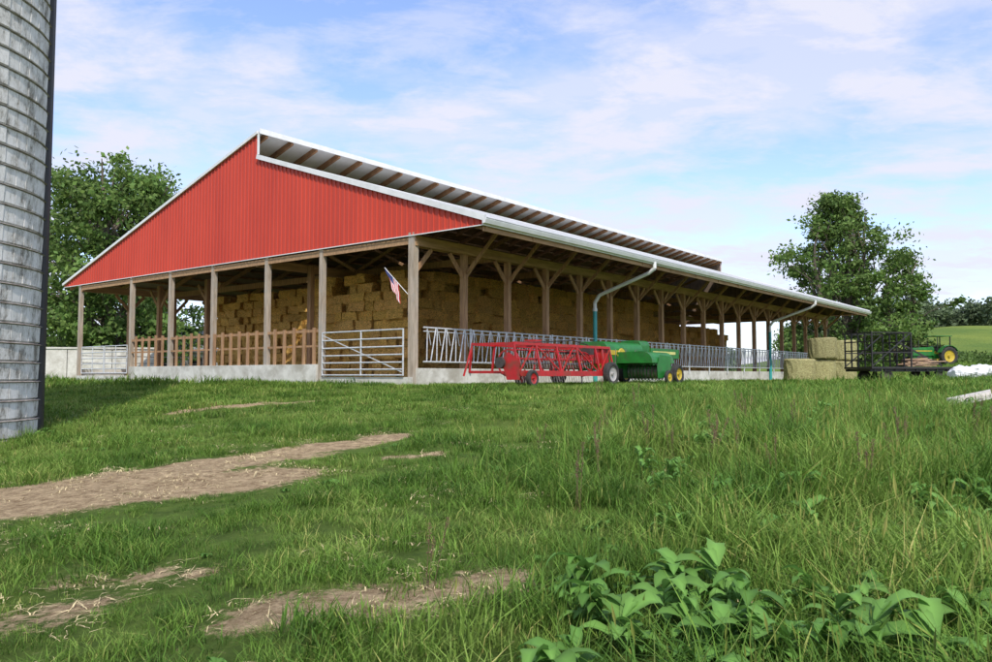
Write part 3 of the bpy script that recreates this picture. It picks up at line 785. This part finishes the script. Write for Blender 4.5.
def leafmass(name,blobs,n,size,mt,seed,sq=.8):
    nr=np.random.default_rng(seed); V=[];C=[]
    tot=sum(b[3]**2 for b in blobs)
    for bx,by,bz,br in blobs:
        k=max(20,int(n*br*br/tot)); d=nr.normal(size=(k,3)); d/=np.linalg.norm(d,axis=1)[:,None]
        rad=br*nr.uniform(.5,1,size=k)*(1+.15*nr.normal(size=k))
        P=np.array([bx,by,bz])+d*rad[:,None]*np.array([1,1,sq])
        u=nr.normal(size=(k,3)); u/=np.linalg.norm(u,axis=1)[:,None]; w=np.cross(u,nr.normal(size=(k,3))); w/=np.linalg.norm(w,axis=1)[:,None]
        sz=size*nr.uniform(.6,1.4,size=k)[:,None]
        V.append(np.stack([P-u*sz*.6,P-w*sz*.4,P+u*sz*.6,P+w*sz*.4],axis=1).reshape(-1,3))
        g=nr.uniform(.6,1.25); g2=g*nr.uniform(.7,1.3,size=k); C.append(np.repeat(np.stack([g2,g2,g2*.9,np.ones(k)],axis=1),4,axis=0))
    V=np.concatenate(V);C=np.concatenate(C);nf=len(V)//4
    me=bpy.data.meshes.new(name); me.from_pydata(V.tolist(),[],np.arange(nf*4).reshape(-1,4).tolist())
    at=me.attributes.new('Col','FLOAT_COLOR','POINT'); at.data.foreach_set('color',C.astype(np.float32).ravel())
    me.materials.append(mt); o=bpy.data.objects.new(name,me); col.objects.link(o); return o
rg=random.Random(5)
bl_=[]
for i in range(150):
    y=rg.uniform(235,275); x=rg.uniform(.36,.85)*y; r=rg.uniform(2.5,5.5); z=ground(x,y)
    bl_.append((x,y,z+rg.uniform(1,7),r))
for i in range(110):
    y=rg.uniform(130,170); x=rg.uniform(-.75,.30)*y; r=rg.uniform(2.5,5); bl_.append((x,y,ground(x,y)+rg.uniform(1,6),r))
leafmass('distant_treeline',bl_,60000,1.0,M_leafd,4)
bl_=[]
for i in range(70):
    y=rg.uniform(84,96); x=rg.uniform(.50,.82)*y; r=rg.uniform(.8,1.6); bl_.append((x,y,ground(x,y)+rg.uniform(.1,.9),r))
for i in range(30):
    y=rg.uniform(74,80); x=rg.uniform(.40,.49)*y; r=rg.uniform(.6,1.3); bl_.append((x,y,ground(x,y)+rg.uniform(.1,.9),r))
leafmass('hedge_row',bl_,24000,.28,M_leaf,8)
bl_=[]
for i in range(24):
    x=rg.uniform(-36,-24);y=rg.uniform(52,58); r=rg.uniform(.7,1.4); bl_.append((x,y,ground(x,y)+rg.uniform(.1,.9),r))
leafmass('shrubs',bl_,9000,.26,M_leaf,9)

# ---------------------------------------------------------------- grass
def clump(name,nb,h0,h1,rad,w,bend,seed,matl,parent,headed=0,yel=.08):
    rg=random.Random(seed); mb=MB()
    for i in range(nb):
        a=rg.uniform(0,6.28); r=rad*math.sqrt(rg.random()); bx,by=r*math.cos(a),r*math.sin(a)
        h=rg.uniform(h0,h1); da=rg.uniform(0,6.28); dx,dy=math.cos(da),math.sin(da); bn=bend*h*rg.uniform(.2,1.3)
        ww=w*rg.uniform(.6,1.3); pts=[]
        for f in(0,.5,1.0):
            q=bn*f*f; pts.append((bx+dx*q,by+dy*q,h*(f-.18*bend*f*f*f)-.02,ww*(1-f**2)*.5))
        k=rg.uniform(.7,1.3); base=len(mb.v)
        yl = rg.random()<yel
        for j,(x,y,z,hw) in enumerate(pts):
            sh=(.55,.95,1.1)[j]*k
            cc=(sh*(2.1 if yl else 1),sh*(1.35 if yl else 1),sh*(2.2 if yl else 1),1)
            if j<2:
                mb.v+= [(x-dy*hw,y+dx*hw,z),(x+dy*hw,y-dx*hw,z)]; mb.c+=[cc,cc]
            else: mb.v.append((x,y,z)); mb.c.append(cc)
        mb.f+=[(base,base+1,base+3,base+2),(base+2,base+3,base+4)]; mb.m+=[0,0]
        if headed and rg.random()<headed:
            x,y,z,_=pts[-1]; base=len(mb.v); 
            for (ox,oy,oz) in((0,0,-.02),(.005,.003,.02),(.002,-.002,.06),(-.005,0,.02)): mb.v.append((x+ox,y+oy,z+oz)); mb.c.append((1.5,1.0,1.4,1))
            mb.f.append((base,base+1,base+2,base+3)); mb.m.append(0)
    return mb.obj(name,[matl],parent,attr=True)
def leafplant(name,nl,l0,l1,wr,seed,matl,parent,stem=0):
    rg=random.Random(seed); mb=MB()
    for i in range(nl):
        a=rg.uniform(0,6.28); dx,dy=math.cos(a),math.sin(a); L=rg.uniform(l0,l1); up=rg.uniform(.4,1.0); zb_=rg.uniform(0,stem) if stem else 0
        k=rg.uniform(.7,1.25); base=len(mb.v); NP=8; tw=rg.uniform(-.4,.4)
        for q in range(NP+1):
            f=q/NP
            r=L*f*.85; z=zb_+L*(up*f-.8*up*f*f*f)+.01; hw=wr*L*(math.sin(math.pi*min(1,f*.92+.05))**.8)*.5*(1+.12*math.sin(f*30+i)) if q<NP else .001
            fold=.3*hw; cr=tw*f*hw
            for sgn in(-1,0,1):
                mb.v.append((dx*r-dy*hw*sgn,dy*r+dx*hw*sgn,z+(fold if sgn else 0)+cr*sgn)); sh=k*(1.3 if sgn==0 else .9); mb.c.append((sh,sh,sh,1))
        for j in range(NP):
            for q in range(2):
                o=base+j*3+q; mb.f.append((o,o+1,o+4,o+3)); mb.m.append(0)
    if stem:
        mb.curcol=(.8,.8,.6,1); mb.tube((0,0,0),(0.02,0.01,stem),.006,.004,5)
    return mb.obj(name,[matl],parent,attr=True,smooth=True)
def instancer(name,pts,parent):
    v=[];f=[]
    for x,y,z,s in pts:
        a=random.uniform(0,6.28); L=s*math.sqrt(4/math.sqrt(3))
        rr=L/math.sqrt(3); b=len(v)
        tx_,ty_=random.gauss(0,.10),random.gauss(0,.10)
        for k in range(3):
            px_,py_=rr*math.cos(a+k*2.0944),rr*math.sin(a+k*2.0944); v.append((x+px_,y+py_,z+px_*tx_+py_*ty_))
        f.append((b,b+1,b+2))
    me=bpy.data.meshes.new(name); me.from_pydata(v,[],f)
    o=bpy.data.objects.new(name,me); col.objects.link(o); o.parent=parent
    o.instance_type='FACES'; o.use_instance_faces_scale=True; o.instance_faces_scale=1.0; o.show_instancer_for_render=False; o.show_instancer_for_viewport=False
    return o
meadow=empty('meadow_grass')
kinds={k:[] for k in('short_a','short_b','tall_a','tall_b','tall_c','far','dry')}
weeds={'broad':[], 'big':[], 'clover':[]}; stalks=[]
def blocked(x,y):
    s,t=st(x,y)
    if -.25<s<24 and -.15<t<LEN+.5: return True
    if (x-sx)**2+(y-sy)**2<(sr+.05)**2: return True
    return False
def tallness(x,y):
    v=sstep(-1.5,3.0,x-.10*y+1.2*noise.noise(Vector((x*.3,y*.3,5))))
    s,t=st(x,y)
    v=max(v,.75*sstep(3.5,1,-t)*(t<0)*(s>1))
    v=max(v,.7*sstep(1.6,.4,math.hypot(x-sx,y-sy)-sr))
    v=max(v,.4*sstep(.15,.4,noise.noise(Vector((x*.45,y*.45,41)))))
    return v
def hfac(x,y):
    return 1-.5*sstep(9,17,y)
bands=[(1.9,8,42,1.12),(8,16,24,1.3),(16,30,8,1.5),(30,75,1.1,2.6)]
for d0,d1,dens,sc in bands:
    n=int(.80*(d1*d1-d0*d0)*dens)
    for _ in range(n):
        d=math.sqrt(random.uniform(d0*d0,d1*d1)); x=d*random.uniform(-.80,.80)
        if blocked(x,d): continue
        dd=dirt(x,d); z=ground(x,d)-.01
        if dd>.08 and random.random()<.6: kinds['dry'].append((x,d,z,sc*random.uniform(.6,1.1)))
        if dd>.2 and random.random()<min(.95,dd*1.5): continue
        T=tallness(x,d)
        # grass on the camera side of the worn track stays trodden and short
        nearpath=max(dirt(x,d+.35),dirt(x,d+.8),dirt(x,d+1.2)) if x<-1 else 0
        T*=1-min(1,nearpath*1.5)
        nn=noise.noise(Vector((x*.8,d*.8,2)))
        s_=sc*random.uniform(.65,1.3)*(1+.6*nn)*(1-.45*min(1,nearpath*1.5))
        s2,t2=st(x,d)
        if -6.5<s2<0 and t2>-1: T=0; s_*=.6
        if math.hypot(x-PLX,d-PLY)<1.6 and d<PLY+.3: s_*=.5
        if math.hypot(x-px,d-py)<3.5: s_*=.5
        if d0>=16: kinds['far'].append((x,d,z,s_*(.75+.3*T))); continue
        if random.random()<T*.85: kinds[random.choice(('tall_a','tall_b','tall_c'))].append((x,d,z,s_*(.65+.4*T)*hfac(x,d)))
        else: kinds[random.choice(('short_a','short_b'))].append((x,d,z,s_*(.75+.5*T)*(1-.6*min(1,dd*2))))
for _ in range(900):
    d=math.sqrt(random.uniform(4,260)); x=d*random.uniform(-.8,.35)
    if noise.noise(Vector((x*.7,d*.7,31)))>.05 and not blocked(x,d): kinds['dry'].append((x,d,ground(x,d)+.02,random.uniform(.6,1.3)))
for _ in range(2000):
    d=math.sqrt(random.uniform(4,400)); x=d*random.uniform(-.8,.8)
    if blocked(x,d) or dirt(x,d)>.03: continue
    q=noise.noise(Vector((x*.5,d*.5,12)))
    if q<.05: continue
    T=tallness(x,d)
    weeds['broad' if T>.5 else 'clover'].append((x,d,ground(x,d),random.uniform(.5,1.0)*hfac(x,d)))
for _ in range(120):
    d=random.uniform(3.1,6.0); x=d*random.uniform(.06,.8)
    if x/d<.3 and d>4.8: continue
    if noise.noise(Vector((x*.9,d*.9,22)))>-.15: weeds['big'].append((x,d,ground(x,d),random.uniform(.32,.66)))
for _ in range(40):
    d=random.uniform(6,16); x=d*random.uniform(.35,.8); weeds['big'].append((x,d,ground(x,d),random.uniform(.35,.65)))
for _ in range(16):
    d=random.uniform(6,16); x=d*random.uniform(-.02,.75)
    stalks.append((x,d,ground(x,d),random.uniform(.5,.8)))
for qx_,qy_ in((430,590),(575,510),(650,455),(704,470),(795,445),(862,500),(600,480),(905,460)):
    d=8
    for it in range(5):
        x=(qx_-496)/802*d; d=.5*d+.5*(-ground(x,d)*802/(qy_-375))
    stalks.append((x,d,ground(x,d),.7 if d>5 else .55))
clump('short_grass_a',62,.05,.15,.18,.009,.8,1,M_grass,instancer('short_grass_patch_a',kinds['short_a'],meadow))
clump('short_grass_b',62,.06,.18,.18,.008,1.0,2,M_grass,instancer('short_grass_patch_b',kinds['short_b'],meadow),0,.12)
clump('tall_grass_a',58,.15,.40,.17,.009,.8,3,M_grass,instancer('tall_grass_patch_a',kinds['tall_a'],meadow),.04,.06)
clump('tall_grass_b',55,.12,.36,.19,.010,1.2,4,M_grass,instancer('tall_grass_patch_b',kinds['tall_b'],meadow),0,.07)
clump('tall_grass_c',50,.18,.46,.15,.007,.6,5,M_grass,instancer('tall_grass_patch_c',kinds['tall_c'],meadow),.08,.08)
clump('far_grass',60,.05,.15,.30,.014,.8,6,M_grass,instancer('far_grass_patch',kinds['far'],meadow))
clump('dry_litter',26,.02,.05,.20,.008,3.0,8,M_dry,instancer('dry_litter_patch',kinds['dry'],meadow),0,0)
wp=empty('broadleaf_weeds')
leafplant('weed_broad',16,.10,.22,.36,1,M_weed,instancer('weed_patch_a',weeds['broad'],wp),stem=.25)
leafplant('weed_low',14,.05,.10,.6,2,M_weed,instancer('weed_patch_b',weeds['clover'],wp))
leafplant('weed_big',12,.24,.46,.36,3,M_weed,instancer('weed_patch_c',weeds['big'],wp),stem=.3)
dk=empty('dock_stalks')
mb=MB(); rg=random.Random(3)
for st_i in range(3):
    bx,by=rg.uniform(-.05,.05),rg.uniform(-.05,.05); tx_,ty_=rg.uniform(-.1,.1),rg.uniform(-.1,.1); H_=rg.uniform(.55,.85)
    mb.tube((bx,by,0),(bx+tx_,by+ty_,H_),.004,.002,4)
    for k in range(60):
        f=rg.uniform(.55,1); a=rg.uniform(0,6.28); r=.022*rg.random()+.004; c=Vector((bx+tx_*f+r*math.cos(a),by+ty_*f+r*math.sin(a),H_*f)); q=.007
        mb.add([c+Vector((q,0,0)),c+Vector((-q,q,0)),c+Vector((-q,-q,.004)),c+Vector((0,0,q*1.6))],[(0,1,3),(1,2,3),(2,0,3)])
mb.obj('dock_stalk',[M_stalk],instancer('dock_patch',stalks,dk))

# ---------------------------------------------------------------- world, sun, camera
w=bpy.data.worlds.new('World'); scene.world=w; w.use_nodes=True; nt=w.node_tree
bg=nt.nodes['Background']; out=nt.nodes['World Output']
SUN_EL=R(48); sdir=Vector((.22,-.975,0)).normalized()
sky=N(nt,'ShaderNodeTexSky'); sky.sky_type='NISHITA'; sky.sun_disc=False; sky.sun_elevation=SUN_EL
sky.sun_rotation=math.atan2(sdir.x,sdir.y); sky.air_density=1.0; sky.dust_density=.6; sky.ozone_density=1.5
tint=N(nt,'ShaderNodeMixRGB',blend_type='MULTIPLY'); tint.inputs[0].default_value=1; tint.inputs[2].default_value=(1.5,1.55,1.8,1)
nt.links.new(sky.outputs[0],tint.inputs[1]); nt.links.new(tint.outputs[0],bg.inputs[0]); bg.inputs[1].default_value=.15
tc=N(nt,'ShaderNodeTexCoord'); sp=N(nt,'ShaderNodeSeparateXYZ'); nt.links.new(tc.outputs['Generated'],sp.inputs[0])
def mth(op,a,b):
    n=N(nt,'ShaderNodeMath',operation=op)
    for i,q in enumerate((a,b)):
        if isinstance(q,(int,float)): n.inputs[i].default_value=q
        else: nt.links.new(q,n.inputs[i])
    return n.outputs[0]
zz=mth('ADD',mth('MAXIMUM',sp.outputs['Z'],0.0),.16)
cb=N(nt,'ShaderNodeCombineXYZ'); nt.links.new(mth('DIVIDE',sp.outputs['X'],zz),cb.inputs[0]); nt.links.new(mth('DIVIDE',sp.outputs['Y'],zz),cb.inputs[1])
def cloud(rot,scl,loc,scale,det,ro,dist,p0,p1):
    mp=N(nt,'ShaderNodeMapping'); mp.inputs['Rotation'].default_value=(0,0,R(rot)); mp.inputs['Scale'].default_value=scl; mp.inputs['Location'].default_value=loc
    nt.links.new(cb.outputs[0],mp.inputs[0])
    c1=N(nt,'ShaderNodeTexNoise'); c1.inputs['Scale'].default_value=scale; c1.inputs['Detail'].default_value=det; c1.inputs['Roughness'].default_value=ro; c1.inputs['Distortion'].default_value=dist
    nt.links.new(mp.outputs[0],c1.inputs['Vector'])
    rr=N(nt,'ShaderNodeValToRGB'); rr.color_ramp.elements[0].position=p0; rr.color_ramp.elements[1].position=p1
    nt.links.new(c1.outputs['Fac'],rr.inputs[0]); return rr.outputs[0]
A=cloud(25,(.8,1.1,1),(2.3,.7,0),1.7,8,.6,.25,.42,.58)
B=cloud(-20,(.9,1.3,1),(5.1,3.2,0),3.6,8,.64,.25,.46,.62)
hz=mth('MULTIPLY',mth('POWER',mth('SUBTRACT',1.0,mth('MAXIMUM',sp.outputs['Z'],0.0)),6.0),.25)
fac=mth('MINIMUM',mth('ADD',mth('ADD',mth('MULTIPLY',A,.60),mth('MULTIPLY',B,.40)),mth('ADD',hz,.06)),.96)
bg2=N(nt,'ShaderNodeBackground'); bg2.inputs[0].default_value=(.82,.83,.96,1); bg2.inputs[1].default_value=1.03
ms=N(nt,'ShaderNodeMixShader'); nt.links.new(fac,ms.inputs[0]); nt.links.new(bg.outputs[0],ms.inputs[1]); nt.links.new(bg2.outputs[0],ms.inputs[2]); nt.links.new(ms.outputs[0],out.inputs[0])
ld=bpy.data.lights.new('sun','SUN'); ld.energy=3.7; ld.angle=R(.6); ld.color=(1,.95,.87)
lo=bpy.data.objects.new('sun',ld); col.objects.link(lo)
v=Vector((sdir.x*math.cos(SUN_EL),sdir.y*math.cos(SUN_EL),math.sin(SUN_EL))); lo.rotation_euler=v.to_track_quat('Z','Y').to_euler(); lo.location=(0,0,30)
cd=bpy.data.cameras.new('camera'); cd.sensor_width=36; cd.lens=29.1; cd.clip_end=4000; cd.clip_start=.05
co=bpy.data.objects.new('camera',cd); col.objects.link(co); co.location=(0,0,0); co.rotation_euler=(R(93.15),0,0); scene.camera=co
scene.view_settings.view_transform='Standard'; scene.view_settings.look='None'; scene.view_settings.exposure=0
